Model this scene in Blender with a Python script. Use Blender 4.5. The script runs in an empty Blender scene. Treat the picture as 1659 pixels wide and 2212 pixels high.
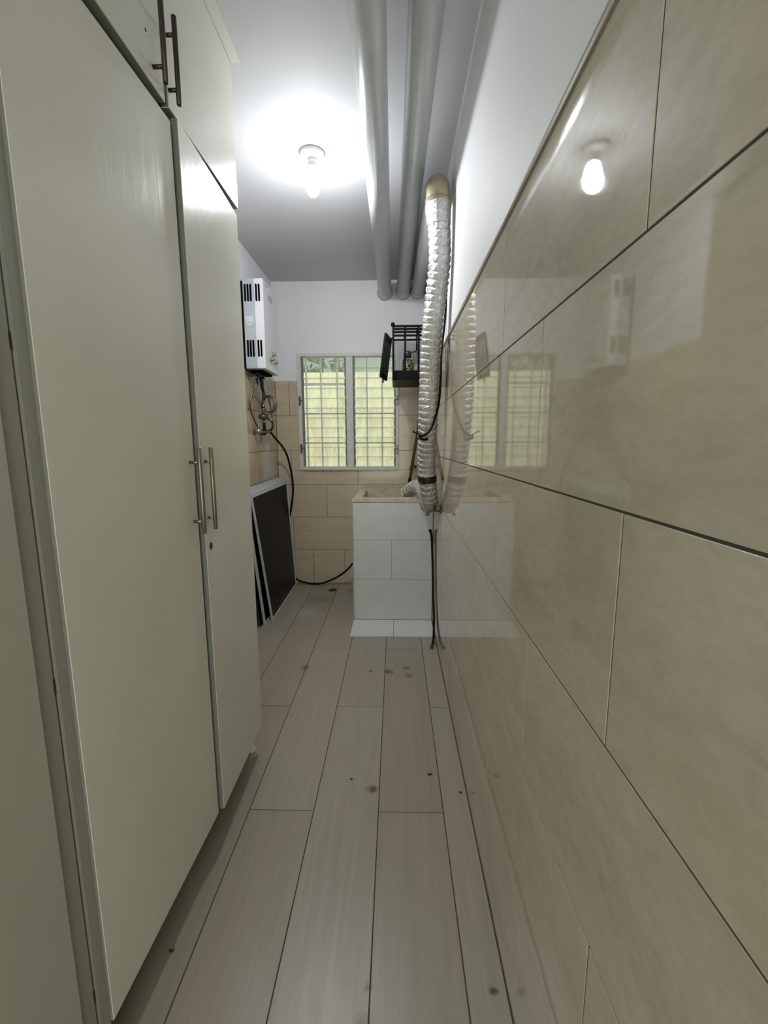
import bpy, bmesh, math, random
from mathutils import Vector, Matrix
random.seed(7)
SC = bpy.context.scene
COL = SC.collection

# ------------------------------------------------------------------ camera
cam_data = bpy.data.cameras.new('camera')
cam = bpy.data.objects.new('camera', cam_data)
COL.objects.link(cam)
cam_data.sensor_fit = 'VERTICAL'
cam_data.sensor_height = 36.0
cam_data.lens = 951.89 / 2212 * 36.0
cam_data.clip_start = 0.02
_rt = Vector((0.999655, 0.025989, -0.003754))
_up = Vector((-0.000294, 0.154027, 0.988067))
_fw = Vector((-0.026257, 0.987725, -0.153981))
_m = Matrix((_rt, _up, -_fw)).transposed().to_4x4()
_m.translation = Vector((0, 0, 1.2803))
cam.matrix_world = _m
SC.camera = cam

# ------------------------------------------------------------------ world, exposure
world = bpy.data.worlds.new('world'); SC.world = world
world.use_nodes = True
_bg = world.node_tree.nodes['Background']
_bg.inputs[0].default_value = (0.97, 1.0, 0.95, 1)
_bg.inputs[1].default_value = 1.05
BULB_STRENGTH = 315.0
SC.view_settings.view_transform = 'Standard'
SC.view_settings.look = 'None'
SC.view_settings.gamma = 1.0
SC.view_settings.use_curve_mapping = False
SC.view_settings.exposure = 1.48

# ------------------------------------------------------------------ room numbers (metres)
R = 0.2642          # tiled face of the right wall
LW = -1.05          # tiled face of the left wall
YB = 3.93           # tiled face of the back wall
YF = -1.0           # wall behind the camera
ZC = 2.626          # ceiling
ROWS = [0.0, 0.318, 0.622, 0.918, 1.22, 1.522, 1.815]

# ------------------------------------------------------------------ materials
MATS = {}
def new_mat(name):
    m = bpy.data.materials.new(name); m.use_nodes = True
    nt = m.node_tree
    b = nt.nodes['Principled BSDF']
    MATS[name] = m
    return m, nt, b

def rgb(r, g, b):
    f = lambda c: ((c/255+0.055)/1.055)**2.4 if c/255 > 0.04045 else c/255/12.92
    return (f(r), f(g), f(b), 1)

def pos_node(nt, scale=(1, 1, 1), rnd=0.0, rot=(0, 0, 0)):
    g = nt.nodes.new('ShaderNodeNewGeometry')
    mp = nt.nodes.new('ShaderNodeMapping')
    mp.inputs['Scale'].default_value = scale
    mp.inputs['Rotation'].default_value = rot
    src = g.outputs['Position']
    if rnd:
        oi = nt.nodes.new('ShaderNodeObjectInfo')
        mu = nt.nodes.new('ShaderNodeMath'); mu.operation = 'MULTIPLY'; mu.inputs[1].default_value = rnd
        nt.links.new(oi.outputs['Random'], mu.inputs[0])
        cb = nt.nodes.new('ShaderNodeCombineXYZ')
        for i in range(3): nt.links.new(mu.outputs[0], cb.inputs[i])
        ad = nt.nodes.new('ShaderNodeVectorMath'); ad.operation = 'ADD'
        nt.links.new(src, ad.inputs[0]); nt.links.new(cb.outputs[0], ad.inputs[1])
        src = ad.outputs[0]
    nt.links.new(src, mp.inputs['Vector'])
    return mp.outputs[0]

def noise(nt, vec, scale, detail=4, rough=0.55, dist=0.0):
    n = nt.nodes.new('ShaderNodeTexNoise')
    n.inputs['Scale'].default_value = scale
    n.inputs['Detail'].default_value = detail
    n.inputs['Roughness'].default_value = rough
    n.inputs['Distortion'].default_value = dist
    if vec is not None: nt.links.new(vec, n.inputs['Vector'])
    return n.outputs['Fac']

def ramp(nt, fac, stops):
    r = nt.nodes.new('ShaderNodeValToRGB')
    el = r.color_ramp.elements
    while len(el) < len(stops): el.new(0.5)
    for e, (p, c) in zip(el, stops): e.position = p; e.color = c
    nt.links.new(fac, r.inputs[0])
    return r.outputs[0]

def mix(nt, fac, a, b, mode='MIX'):
    m = nt.nodes.new('ShaderNodeMix'); m.data_type = 'RGBA'; m.blend_type = mode
    for sock, v in ((m.inputs[0], fac), (m.inputs[6], a), (m.inputs[7], b)):
        if isinstance(v, (int, float)): sock.default_value = v
        elif isinstance(v, tuple): sock.default_value = v
        else: nt.links.new(v, sock)
    return m.outputs[2]

def bump(nt, b, h, strength, dist=0.01):
    n = nt.nodes.new('ShaderNodeBump')
    n.inputs['Strength'].default_value = strength
    n.inputs['Distance'].default_value = dist
    nt.links.new(h, n.inputs['Height'])
    nt.links.new(n.outputs[0], b.inputs['Normal'])

def math_node(nt, op, a, b=None):
    m = nt.nodes.new('ShaderNodeMath'); m.operation = op
    for i, v in enumerate((a, b)):
        if v is None: continue
        if isinstance(v, (int, float)): m.inputs[i].default_value = v
        else: nt.links.new(v, m.inputs[i])
    return m.outputs[0]

def plain(name, col, rough=0.5, metal=0.0, var=0.06, nscale=18, bstr=0.0, spec=0.5, bscale=90, coat=0.0):
    m, nt, b = new_mat(name)
    p = pos_node(nt)
    n = noise(nt, p, nscale)
    d = tuple(c*(1-var) for c in col[:3])+(1,)
    l = tuple(min(1, c*(1+var)) for c in col[:3])+(1,)
    nt.links.new(ramp(nt, n, [(0.3, d), (0.7, l)]), b.inputs['Base Color'])
    b.inputs['Roughness'].default_value = rough
    b.inputs['Metallic'].default_value = metal
    b.inputs['Specular IOR Level'].default_value = spec
    if coat: b.inputs['Coat Weight'].default_value = coat
    if bstr:
        bump(nt, b, noise(nt, p, bscale, 3), bstr, 0.004)
    return m

def spot_mask(nt, x, y, r, nz):
    # irregular stain of its own shape around a floor point
    g = nt.nodes.new('ShaderNodeNewGeometry')
    d = nt.nodes.new('ShaderNodeVectorMath'); d.operation = 'DISTANCE'
    nt.links.new(g.outputs['Position'], d.inputs[0]); d.inputs[1].default_value = (x, y, 0.0)
    q = math_node(nt, 'DIVIDE', d.outputs['Value'], r)
    q = math_node(nt, 'SUBTRACT', 1.0, q)
    q = math_node(nt, 'MULTIPLY', q, math_node(nt, 'MULTIPLY', nz, 4.2))
    q = math_node(nt, 'SUBTRACT', q, 0.78)
    c = nt.nodes.new('ShaderNodeClamp'); nt.links.new(q, c.inputs[0])
    return c.outputs[0]

# beige glazed wall tile (right wall): greenish beige stone look, glossy
def make_tile(name, c0, c1, c2, rough, rot=(0, 0, 0), scl=(1, 1.2, 6), stain=False, spec=0.5, bs=0.05):
    m, nt, b = new_mat(name)
    p = pos_node(nt, scl, 9.0, rot)
    n1 = noise(nt, p, 2.6, 6, 0.62, 0.6)
    n2 = noise(nt, pos_node(nt, tuple(v*0.5+0.5 for v in scl), 5.0, rot), 26, 6, 0.7, 0.8)
    col = ramp(nt, n1, [(0.28, c0), (0.52, c1), (0.78, c2)])
    dk = tuple(v*0.72 for v in c0[:3])+(1,)
    lt = tuple(min(1.0, v*1.16) for v in c2[:3])+(1,)
    col = mix(nt, 0.30, col, ramp(nt, n2, [(0.24, dk), (0.5, c1), (0.76, lt)]))
    n4 = noise(nt, pos_node(nt, scl, 7.0, rot), 1.5, 3, 0.5, 0.4)
    col = mix(nt, ramp(nt, n4, [(0.42, (0, 0, 0, 1)), (0.75, (0.30, 0.30, 0.30, 1))]), col, tuple(a_*b_ for a_, b_ in zip(c1, (1.02, 0.90, 0.80, 1))))
    if stain:
        g = nt.nodes.new('ShaderNodeNewGeometry')
        sx = nt.nodes.new('ShaderNodeSeparateXYZ'); nt.links.new(g.outputs['Position'], sx.inputs[0])
        q = math_node(nt, 'SUBTRACT', 1.0, math_node(nt, 'MULTIPLY', math_node(nt, 'ABSOLUTE', math_node(nt, 'SUBTRACT', sx.outputs['Y'], 3.62)), 3.8))
        nz = noise(nt, pos_node(nt, (1, 9, 1.2)), 2.2, 5)
        q = math_node(nt, 'MULTIPLY', q, math_node(nt, 'MULTIPLY', nz, 2.2))
        c = nt.nodes.new('ShaderNodeClamp'); nt.links.new(q, c.inputs[0])
        col = mix(nt, c.outputs[0], col, rgb(206, 204, 190))
        nz2 = noise(nt, pos_node(nt, (1, 22, 0.8)), 2.0, 5)
        c2_ = ramp(nt, nz2, [(0.56, (0, 0, 0, 1)), (0.74, (0.6, 0.6, 0.6, 1))])
        col = mix(nt, c2_, col, rgb(132, 112, 84))
    nt.links.new(col, b.inputs['Base Color'])
    b.inputs['Roughness'].default_value = rough
    b.inputs['Specular IOR Level'].default_value = spec
    hb = noise(nt, p, 7.0, 8, 0.72, 1.0)
    bump(nt, b, hb, bs, 0.006)
    return m

make_tile('tile_right', rgb(175, 168, 147), rgb(193, 185, 164), rgb(205, 198, 178), 0.022, (math.radians(-35), 0, 0), (1, 1.0, 3.2), spec=0.62, bs=0.007)
make_tile('tile_back', rgb(188, 174, 148), rgb(203, 190, 164), rgb(214, 202, 178), 0.16, (0, 0, 0), (1.0, 1, 7), bs=0.04)
make_tile('tile_left', rgb(176, 158, 128), rgb(188, 171, 142), rgb(200, 186, 158), 0.14, (0, 0, 0), (1, 1.0, 5), stain=True, bs=0.04)
plain('grout', rgb(74, 70, 60), 0.9, var=0.12)
plain('grout_dark', rgb(84, 76, 62), 0.95, var=0.2)
plain('grout_white', rgb(150, 146, 134), 0.9, var=0.15)
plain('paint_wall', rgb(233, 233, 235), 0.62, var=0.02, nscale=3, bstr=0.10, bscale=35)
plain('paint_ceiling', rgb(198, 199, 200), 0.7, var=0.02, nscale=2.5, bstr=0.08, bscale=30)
plain('trim_beige', rgb(160, 152, 134), 0.3, var=0.05)

# floor planks: pale wood-look porcelain with rust stains
def make_floor():
    m, nt, b = new_mat('plank')
    p = pos_node(nt, (22.0, 0.8, 1), 13.0)
    n1 = noise(nt, p, 2.2, 5, 0.6, 0.0)
    col = ramp(nt, n1, [(0.22, rgb(142, 131, 115)), (0.5, rgb(160, 150, 134)), (0.8, rgb(176, 167, 152))])
    n2 = noise(nt, pos_node(nt, (60, 2.0, 1), 3.0), 3.0, 4, 0.6)
    col = mix(nt, 0.22, col, ramp(nt, n2, [(0.3, rgb(128, 116, 100)), (0.62, rgb(196, 189, 178))]))
    n3 = noise(nt, pos_node(nt, (2.2, 0.7, 1)), 1.6, 2, 0.5, 0.2)
    col = mix(nt, ramp(nt, n3, [(0.3, (0, 0, 0, 1)), (0.85, (0.35, 0.35, 0.35, 1))]), col, rgb(140, 131, 116))
    oi = nt.nodes.new('ShaderNodeObjectInfo')
    col = mix(nt, 0.55, col, mix(nt, oi.outputs['Random'], rgb(152, 143, 127), rgb(174, 166, 152)))
    nz = noise(nt, pos_node(nt), 45, 4, 0.7)
    for x, y, r, c in ((-0.038, 2.33, 0.055, rgb(110, 74, 28)), (0.063, 2.375, 0.04, rgb(118, 84, 40)),
                       (-0.089, 1.469, 0.04, rgb(104, 66, 26)), (0.232, 0.862, 0.022, rgb(92, 72, 52)),
                       (-0.521, 2.368, 0.06, rgb(112, 94, 66)), (-0.143, 2.335, 0.03, rgb(110, 86, 60)),
                       (-0.075, 0.80, 0.035, rgb(136, 118, 98)), (-0.066, 0.86, 0.022, rgb(116, 96, 74)),
                       (0.075, 2.29, 0.05, rgb(124, 100, 66)), (-0.35, 3.72, 0.16, rgb(110, 100, 82)),
                       (-0.7, 3.2, 0.22, rgb(172, 170, 160)), (-0.62, 3.5, 0.2, rgb(134, 128, 112))):
        col = mix(nt, spot_mask(nt, x, y, r, nz), col, c)
    nt.links.new(col, b.inputs['Base Color'])
    nr = noise(nt, pos_node(nt, (5, 1.2, 1)), 3.0, 5)
    rr = ramp(nt, nr, [(0.25, (0.28, 0.28, 0.28, 1)), (0.8, (0.40, 0.40, 0.40, 1))])
    nt.links.new(rr, b.inputs['Roughness'])
    bump(nt, b, noise(nt, p, 9.0, 5, 0.7), 0.06, 0.004)
make_floor()

# white painted cabinet board with slightly glossy hand-brushed paint
def make_cab(name, c, rough):
    m, nt, b = new_mat(name)
    n = noise(nt, pos_node(nt, (1, 2, 2)), 1.6, 5)
    nt.links.new(ramp(nt, n, [(0.3, tuple(v*0.94 for v in c[:3])+(1,)), (0.7, c)]), b.inputs['Base Color'])
    b.inputs['Roughness'].default_value = rough
    b.inputs['Specular IOR Level'].default_value = 0.32
    h = noise(nt, pos_node(nt, (1, 4, 1)), 7.0, 6, 0.65, 0.8)
    bump(nt, b, h, 0.075, 0.012)
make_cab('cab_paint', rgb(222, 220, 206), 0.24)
make_cab('cab_edge_shaded', rgb(136, 138, 127), 0.5)  # door edges coloured darker to stand in for their shade
make_cab('cab_paint_shaded', rgb(160, 161, 149), 0.42)  # cabinet paint darkened, shade put into the colour of stiles and carcass
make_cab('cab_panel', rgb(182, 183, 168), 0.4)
plain('cab_inner', rgb(92, 78, 56), 0.8)
plain('rust', rgb(70, 46, 24), 0.9, var=0.3)
plain('steel_brushed', rgb(150, 142, 126), 0.3, 0.9, var=0.08)
plain('steel_dark', rgb(84, 78, 72), 0.38, 0.8, var=0.1)
plain('chrome', rgb(190, 188, 182), 0.12, 1.0, var=0.04)
plain('nickel_old', rgb(120, 112, 98), 0.35, 0.85, var=0.2, nscale=60)
plain('brass_old', rgb(122, 100, 66), 0.4, 0.8, var=0.25, nscale=50)
plain('pvc_pipe', rgb(188, 192, 190), 0.3, var=0.05, nscale=9)
plain('pvc_cream', rgb(170, 160, 134), 0.42, var=0.12, nscale=14)
plain('plaster_patch', rgb(200, 201, 202), 0.85, var=0.05, bstr=0.2, bscale=40)
plain('black_plastic', rgb(7, 6, 7), 0.5, var=0.2, spec=0.15)
plain('black_rubber', rgb(7, 6, 6), 0.55, var=0.2, spec=0.2)
plain('white_alu', rgb(205, 208, 212), 0.4, var=0.04)
plain('window_paint', rgb(214, 212, 206), 0.5, var=0.08, nscale=25)
plain('bar_paint', rgb(244, 246, 247), 0.5, var=0.06)
plain('bar_grey', rgb(118, 130, 124), 0.6, var=0.1)
plain('heater_white', rgb(220, 221, 222), 0.32, var=0.02)
plain('heater_grey', rgb(176, 181, 186), 0.4, var=0.03)
plain('sticker', rgb(205, 206, 208), 0.6, var=0.03)
plain('slot_black', rgb(4, 4, 4), 0.9, spec=0.1)
plain('logo_grey', rgb(130, 130, 142), 0.5)
plain('white_tile', rgb(206, 207, 206), 0.34, var=0.03, nscale=12)
plain('step_tile', rgb(216, 217, 217), 0.3, var=0.03, nscale=12)
plain('cement', rgb(196, 185, 164), 0.85, var=0.2, nscale=22, bstr=0.5, bscale=45)
plain('wood_handle', rgb(104, 66, 32), 0.5, var=0.2, nscale=30)
plain('hose_grey', rgb(116, 110, 100), 0.35, 0.55, var=0.15, nscale=120)
plain('blue_sleeve', rgb(28, 36, 74), 0.5)
plain('yellow_tape', rgb(196, 166, 60), 0.6, var=0.2, nscale=60)
plain('red_paint', rgb(140, 40, 26), 0.5, var=0.2)
plain('yellow_print', rgb(228, 206, 92), 0.5)
plain('tan_label', rgb(176, 160, 124), 0.6, var=0.12, nscale=40)
plain('can_dark', rgb(38, 36, 36), 0.32, var=0.1)
plain('porcelain', rgb(222, 222, 218), 0.35, var=0.02)
plain('outside_ground', rgb(140, 136, 120), 0.9, var=0.15)
plain('outside_dark', rgb(58, 82, 74), 0.9, var=0.5, nscale=4)
plain('far_paint', rgb(150, 168, 158), 0.9, var=0.1, nscale=2)
plain('crumb', rgb(48, 40, 32), 0.9)
plain('drain_dark', rgb(50, 44, 32), 0.6, 0.3, var=0.2)

def make_screen():
    m, nt, b = new_mat('screen_black')
    b.inputs['Base Color'].default_value = rgb(5, 5, 5)
    b.inputs['Roughness'].default_value = 0.35
    b.inputs['Specular IOR Level'].default_value = 0.12
    n = noise(nt, pos_node(nt), 900, 1)
    bump(nt, b, n, 0.15, 0.002)
make_screen()

def make_foil():
    m, nt, b = new_mat('foil')
    n = noise(nt, pos_node(nt, (1, 1, 1), 0, ), 42, 5, 0.7, 1.5)
    n2 = noise(nt, pos_node(nt, (1, 1, 0.55), 0, (0.7, 0.5, 0)), 95, 3, 0.6, 1.0)
    nt.links.new(ramp(nt, n, [(0.3, rgb(196, 196, 192)), (0.7, rgb(236, 236, 233))]), b.inputs['Base Color'])
    b.inputs['Metallic'].default_value = 0.85
    b.inputs['Roughness'].default_value = 0.3
    h = math_node(nt, 'ADD', n, math_node(nt, 'MULTIPLY', n2, 0.6))
    bump(nt, b, h, 0.85, 0.008)
make_foil()
plain('tape_grey', rgb(165, 165, 162), 0.35, 0.6, var=0.25, nscale=40)
plain('tape_black', rgb(34, 32, 28), 0.45, 0.2, var=0.4, nscale=40)

def make_glass(name, tint, rough, trans):
    m, nt, b = new_mat(name)
    nt.nodes.remove(b)
    out = nt.nodes['Material Output']
    tr = nt.nodes.new('ShaderNodeBsdfTransparent'); tr.inputs[0].default_value = tint
    tl = nt.nodes.new('ShaderNodeBsdfTranslucent'); tl.inputs[0].default_value = tint
    gl = nt.nodes.new('ShaderNodeBsdfGlossy'); gl.inputs['Roughness'].default_value = rough
    gl.inputs[0].default_value = (0.9, 0.95, 0.93, 1)
    m1 = nt.nodes.new('ShaderNodeMixShader')
    nz = noise(nt, pos_node(nt, (6, 1, 1.6)), 8, 4)
    f = ramp(nt, nz, [(0.35, (trans,)*3+(1,)), (0.75, (min(1, trans+0.22),)*3+(1,))])
    nt.links.new(f, m1.inputs[0])
    nt.links.new(tr.outputs[0], m1.inputs[1]); nt.links.new(tl.outputs[0], m1.inputs[2])
    fr = nt.nodes.new('ShaderNodeFresnel'); fr.inputs[0].default_value = 1.5
    m2 = nt.nodes.new('ShaderNodeMixShader')
    nt.links.new(fr.outputs[0], m2.inputs[0]); nt.links.new(m1.outputs[0], m2.inputs[1]); nt.links.new(gl.outputs[0], m2.inputs[2])
    nt.links.new(m2.outputs[0], out.inputs[0])
make_glass('louver_glass', (0.885, 0.895, 0.885, 1), 0.1, 0.12)
make_glass('clear_film', (0.86, 0.87, 0.88, 1), 0.15, 0.35)
make_glass('smoke_panel', (0.95, 0.95, 0.96, 1), 0.2, 0.35)

def make_outside_wall():
    m, nt, b = new_mat('outside_wall')
    n = noise(nt, pos_node(nt, (3.0, 1, 0.7)), 3.2, 6, 0.65, 0.6)
    col = ramp(nt, n, [(0.3, rgb(178, 174, 134)), (0.52, rgb(208, 203, 166)), (0.75, rgb(222, 217, 188))])
    n2 = noise(nt, pos_node(nt, (5.0, 1, 0.5)), 2.0, 6, 0.7)
    col = mix(nt, ramp(nt, n2, [(0.55, (0, 0, 0, 1)), (0.75, (0.5, 0.5, 0.5, 1))]), col, rgb(134, 134, 108))
    nt.links.new(col, b.inputs['Base Color'])
    b.inputs['Roughness'].default_value = 0.9
make_outside_wall()

def make_bulb():
    m, nt, b = new_mat('bulb_glow')
    b.inputs['Base Color'].default_value = (0.9, 0.9, 0.9, 1)
    b.inputs['Emission Color'].default_value = (0.93, 0.96, 1.0, 1)
    b.inputs['Emission Strength'].default_value = BULB_STRENGTH
    # frosted collar gives off little, the side of the dome less than its lower cap
    for nm, k in (('bulb_collar', 0.03), ('bulb_side', 0.33), ('bulb_mid', 0.8)):
        m, nt, b = new_mat(nm)
        b.inputs['Base Color'].default_value = (0.9, 0.9, 0.9, 1)
        b.inputs['Emission Color'].default_value = (0.93, 0.96, 1.0, 1)
        b.inputs['Emission Strength'].default_value = BULB_STRENGTH*k
make_bulb()

# ------------------------------------------------------------------ mesh helpers
class MB:
    def __init__(s): s.v = []; s.f = []; s.smooth = []; s.mi = []
    def add(s, vs, fs, smooth=False, mi=0):
        o = len(s.v); s.v += [tuple(v) for v in vs]
        s.f += [tuple(i+o for i in f) for f in fs]
        s.smooth += [smooth]*len(fs); s.mi += [mi]*len(fs)
        return s
    def box(s, x0, x1, y0, y1, z0, z1, mi=0):
        v = [(x, y, z) for x in (x0, x1) for y in (y0, y1) for z in (z0, z1)]
        return s.add(v, [(0, 1, 3, 2), (4, 6, 7, 5), (0, 4, 5, 1), (2, 3, 7, 6), (0, 2, 6, 4), (1, 5, 7, 3)], mi=mi)
    def hexa(s, p, mi=0):
        # p: 8 points, 0-3 one face loop, 4-7 opposite loop
        return s.add(p, [(3, 2, 1, 0), (4, 5, 6, 7), (0, 1, 5, 4), (1, 2, 6, 5), (2, 3, 7, 6), (3, 0, 4, 7)], mi=mi)
    def tube(s, path, r, seg=16, caps=True, mi=0, smooth=True):
        pts = [Vector(p) for p in path]
        n = len(pts)
        rs = r if isinstance(r, (list, tuple)) else [r]*n
        t0 = (pts[1]-pts[0]).normalized()
        ref = Vector((0, 0, 1)) if abs(t0.z) < 0.9 else Vector((1, 0, 0))
        a = t0.cross(ref).normalized()
        vs = []; prev = t0
        for i, p in enumerate(pts):
            if i == 0: t = t0
            elif i == n-1: t = (pts[i]-pts[i-1]).normalized()
            else: t = ((pts[i]-pts[i-1]).normalized()+(pts[i+1]-pts[i]).normalized()).normalized()
            q = prev.rotation_difference(t); a = (q @ a); a = (a-t*a.dot(t)).normalized(); prev = t
            b = t.cross(a)
            for k in range(seg):
                th = 2*math.pi*k/seg
                vs.append(p+(a*math.cos(th)+b*math.sin(th))*rs[i])
        fs = []
        for i in range(n-1):
            for k in range(seg):
                k2 = (k+1) % seg
                fs.append((i*seg+k, i*seg+k2, (i+1)*seg+k2, (i+1)*seg+k))
        s.add(vs, fs, smooth, mi)
        if caps:
            o = len(s.v)-len(vs)
            s.f.append(tuple(o+k for k in reversed(range(seg)))); s.smooth.append(False); s.mi.append(mi)
            s.f.append(tuple(o+(n-1)*seg+k for k in range(seg))); s.smooth.append(False); s.mi.append(mi)
        return s
    def lathe(s, c, prof, seg=28, axis='Z', smooth=True, mi=0):
        # prof: list of (radius, height) from start to end along axis
        c = Vector(c); vs = []
        for r, h in prof:
            for k in range(seg):
                th = 2*math.pi*k/seg
                a, b = r*math.cos(th), r*math.sin(th)
                vs.append(c+Vector({'Z': (a, b, h), 'X': (h, a, b), 'Y': (b, h, a)}[axis]))
        n = len(prof); fs = []
        for i in range(n-1):
            for k in range(seg):
                k2 = (k+1) % seg
                fs.append((i*seg+k, i*seg+k2, (i+1)*seg+k2, (i+1)*seg+k))
        fs.append(tuple(reversed(range(seg)))); fs.append(tuple((n-1)*seg+k for k in range(seg)))
        s.add(vs, fs, smooth, mi)
        return s
    def mesh(s, name):
        me = bpy.data.meshes.new(name)
        me.from_pydata(s.v, [], s.f)
        for p, sm, mi in zip(me.polygons, s.smooth, s.mi): p.use_smooth = sm; p.material_index = mi
        me.update()
        bm = bmesh.new(); bm.from_mesh(me); bmesh.ops.recalc_face_normals(bm, faces=bm.faces); bm.to_mesh(me); bm.free()
        return me
    def build(s, name, mats, parent=None, bevel=0.0):
        me = s.mesh(name)
        if isinstance(mats, str): mats = [mats]
        for m in mats: me.materials.append(MATS[m])
        if bevel:
            bm = bmesh.new(); bm.from_mesh(me)
            bmesh.ops.bevel(bm, geom=list(bm.edges), offset=bevel, segments=2, affect='EDGES', clamp_overlap=True)
            bm.to_mesh(me); bm.free()
        o = bpy.data.objects.new(name, me); COL.objects.link(o)
        if parent is not None: attach(o, parent)
        return o

def attach(o, parent):
    bpy.context.view_layer.update() if False else None
    o.parent = parent
    pm = world_of(parent)
    o.matrix_parent_inverse = pm.inverted()

def world_of(o):
    m = o.matrix_basis.copy()
    if o.parent is not None:
        m = world_of(o.parent) @ o.matrix_parent_inverse @ m
    return m

def tag(o, label, cat, group=None, kind=None):
    o['label'] = label; o['category'] = cat
    if group: o['group'] = group
    if kind: o['kind'] = kind
    return o

def thing(name, loc, label, cat, group=None, kind=None):
    o = bpy.data.objects.new(name, None); COL.objects.link(o)
    o.location = loc; o.empty_display_size = 0.05
    return tag(o, label, cat, group, kind)

def spline(pts, n=12):
    # Catmull-Rom through the points
    P = [Vector(p) for p in pts]
    P = [P[0]*2-P[1]]+P+[P[-1]*2-P[-2]]
    out = []
    for i in range(1, len(P)-2):
        for k in range(n):
            t = k/n
            a, b, c, d = P[i-1:i+3]
            out.append(0.5*((2*b)+(c-a)*t+(2*a-5*b+4*c-d)*t*t+(3*b-a-3*c+d)*t**3))
    out.append(P[-2])
    return out

_tile_cache = {}
def tile(parent, name, axis, plane, u0, u1, v0, v1, mat, th=0.008, side=1, gap=0.0015, ch=0.0006):
    """one flat tile whose visible face lies on `plane`; axis X: u=Y v=Z, Y: u=X v=Z, Z: u=X v=Y;
    side = +1 when the face looks towards +axis"""
    u0 += gap; u1 -= gap; v0 += gap; v1 -= gap
    du, dv = (u1-u0)/2, (v1-v0)/2
    key = (axis, round(du, 4), round(dv, 4), mat, side, th)
    me = _tile_cache.get(key)
    if me is None:
        rings = [(-th*side, 0), (-ch*side, 0), (0, ch)]
        vs = []
        for w, ins in rings:
            for a, b in ((-1, -1), (1, -1), (1, 1), (-1, 1)):
                u, v = a*(du-ins), b*(dv-ins)
                vs.append({'X': (w, u, v), 'Y': (u, w, v), 'Z': (u, v, w)}[axis])
        fs = []
        for i in range(2):
            for k in range(4):
                fs.append((i*4+k, i*4+(k+1) % 4, i*4+4+(k+1) % 4, i*4+4+k))
        fs += [(8, 9, 10, 11), (3, 2, 1, 0)]
        mb = MB(); mb.add(vs, fs)
        me = mb.mesh(name); me.materials.append(MATS[mat])
        _tile_cache[key] = me
    o = bpy.data.objects.new(name, me); COL.objects.link(o)
    cu, cv = (u0+u1)/2, (v0+v1)/2
    o.location = {'X': (plane, cu, cv), 'Y': (cu, plane, cv), 'Z': (cu, cv, plane)}[axis]
    attach(o, parent)
    return o

# ================================================================== STRUCTURE
# ---- floor
mb = MB().box(LW-0.02, R+0.02, YF, YB+0.02, -0.12, -0.0022)
floor = tag(mb.build('floor', 'grout_dark'), 'pale wood-look plank tile floor of the narrow laundry room', 'floor', kind='structure')
W, L, X0, Y0 = 0.2284, 1.2447, -0.2886, 1.3687
for k in range(-4, 3):
    xa, xb = X0+k*W, X0+(k+1)*W
    xa, xb = max(xa, LW+0.002), min(xb, R-0.001)
    if xb-xa < 0.03: continue
    off = Y0 if k % 2 else Y0+L/2
    y = off-4*L
    while y < YB:
        ya, yb = max(y, YF+0.01), min(y+L, YB-0.001)
        if yb-ya > 0.05:
            tile(floor, 'plank', 'Z', 0.0, xa, xb, ya, yb, 'plank', th=0.008, gap=0.0016)
        y += L

# ---- ceiling
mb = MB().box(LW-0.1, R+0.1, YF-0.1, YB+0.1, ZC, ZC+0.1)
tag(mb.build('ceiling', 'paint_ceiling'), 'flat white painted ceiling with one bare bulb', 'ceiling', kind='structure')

# ---- right wall with glossy beige tiles up to 1.80 m
mb = MB().box(R+0.0013, R+0.15, YF-0.1, YB+0.15, -0.1, 1.80, 0)
mb.box(R+0.001, R+0.15, YF-0.1, YB+0.15, 1.80, ZC, 1)
wr = tag(mb.build('wall_right', ['grout', 'paint_wall']), 'right wall, glossy beige stone-look tiles below white paint', 'wall', kind='structure')
RZ = [0.0, 0.30, 0.60, 0.90, 1.20, 1.50, 1.80]
TL = 0.6293
for r in range(6):
    base = 0.512 if r % 2 else 0.836
    y = base-4*TL
    while y < YB:
        ya, yb = max(y, YF+0.005), min(y+TL, YB-0.001)
        if yb-ya > 0.02:
            tile(wr, 'tile', 'X', R, ya, yb, RZ[r], RZ[r+1], 'tile_right', side=-1, gap=0.0017)
        y += TL
# quarter round trim on top of the tiles
pts = []
prof = [(0.0, 0.0)]+[(-0.0095*math.sin(a), 0.001+0.0155*(1-math.cos(a))) for a in ()]
mb = MB()
ring = [(R+0.004, 1.799), (R-0.0045, 1.799), (R-0.0065, 1.804), (R-0.0055, 1.811), (R-0.002, 1.8155), (R+0.004, 1.817)]
vs = [(x, yy, z) for yy in (YF+0.01, YB-0.002) for x, z in ring]
n = len(ring)
mb.add(vs, [(i, (i+1) % n, n+(i+1) % n, n+i) for i in range(n)]+[tuple(range(n)), tuple(range(2*n-1, n-1, -1))])
tag(mb.build('trim_1', 'trim_beige'), 'thin rounded beige edge strip capping the tiled right wall', 'trim', kind='structure')

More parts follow.
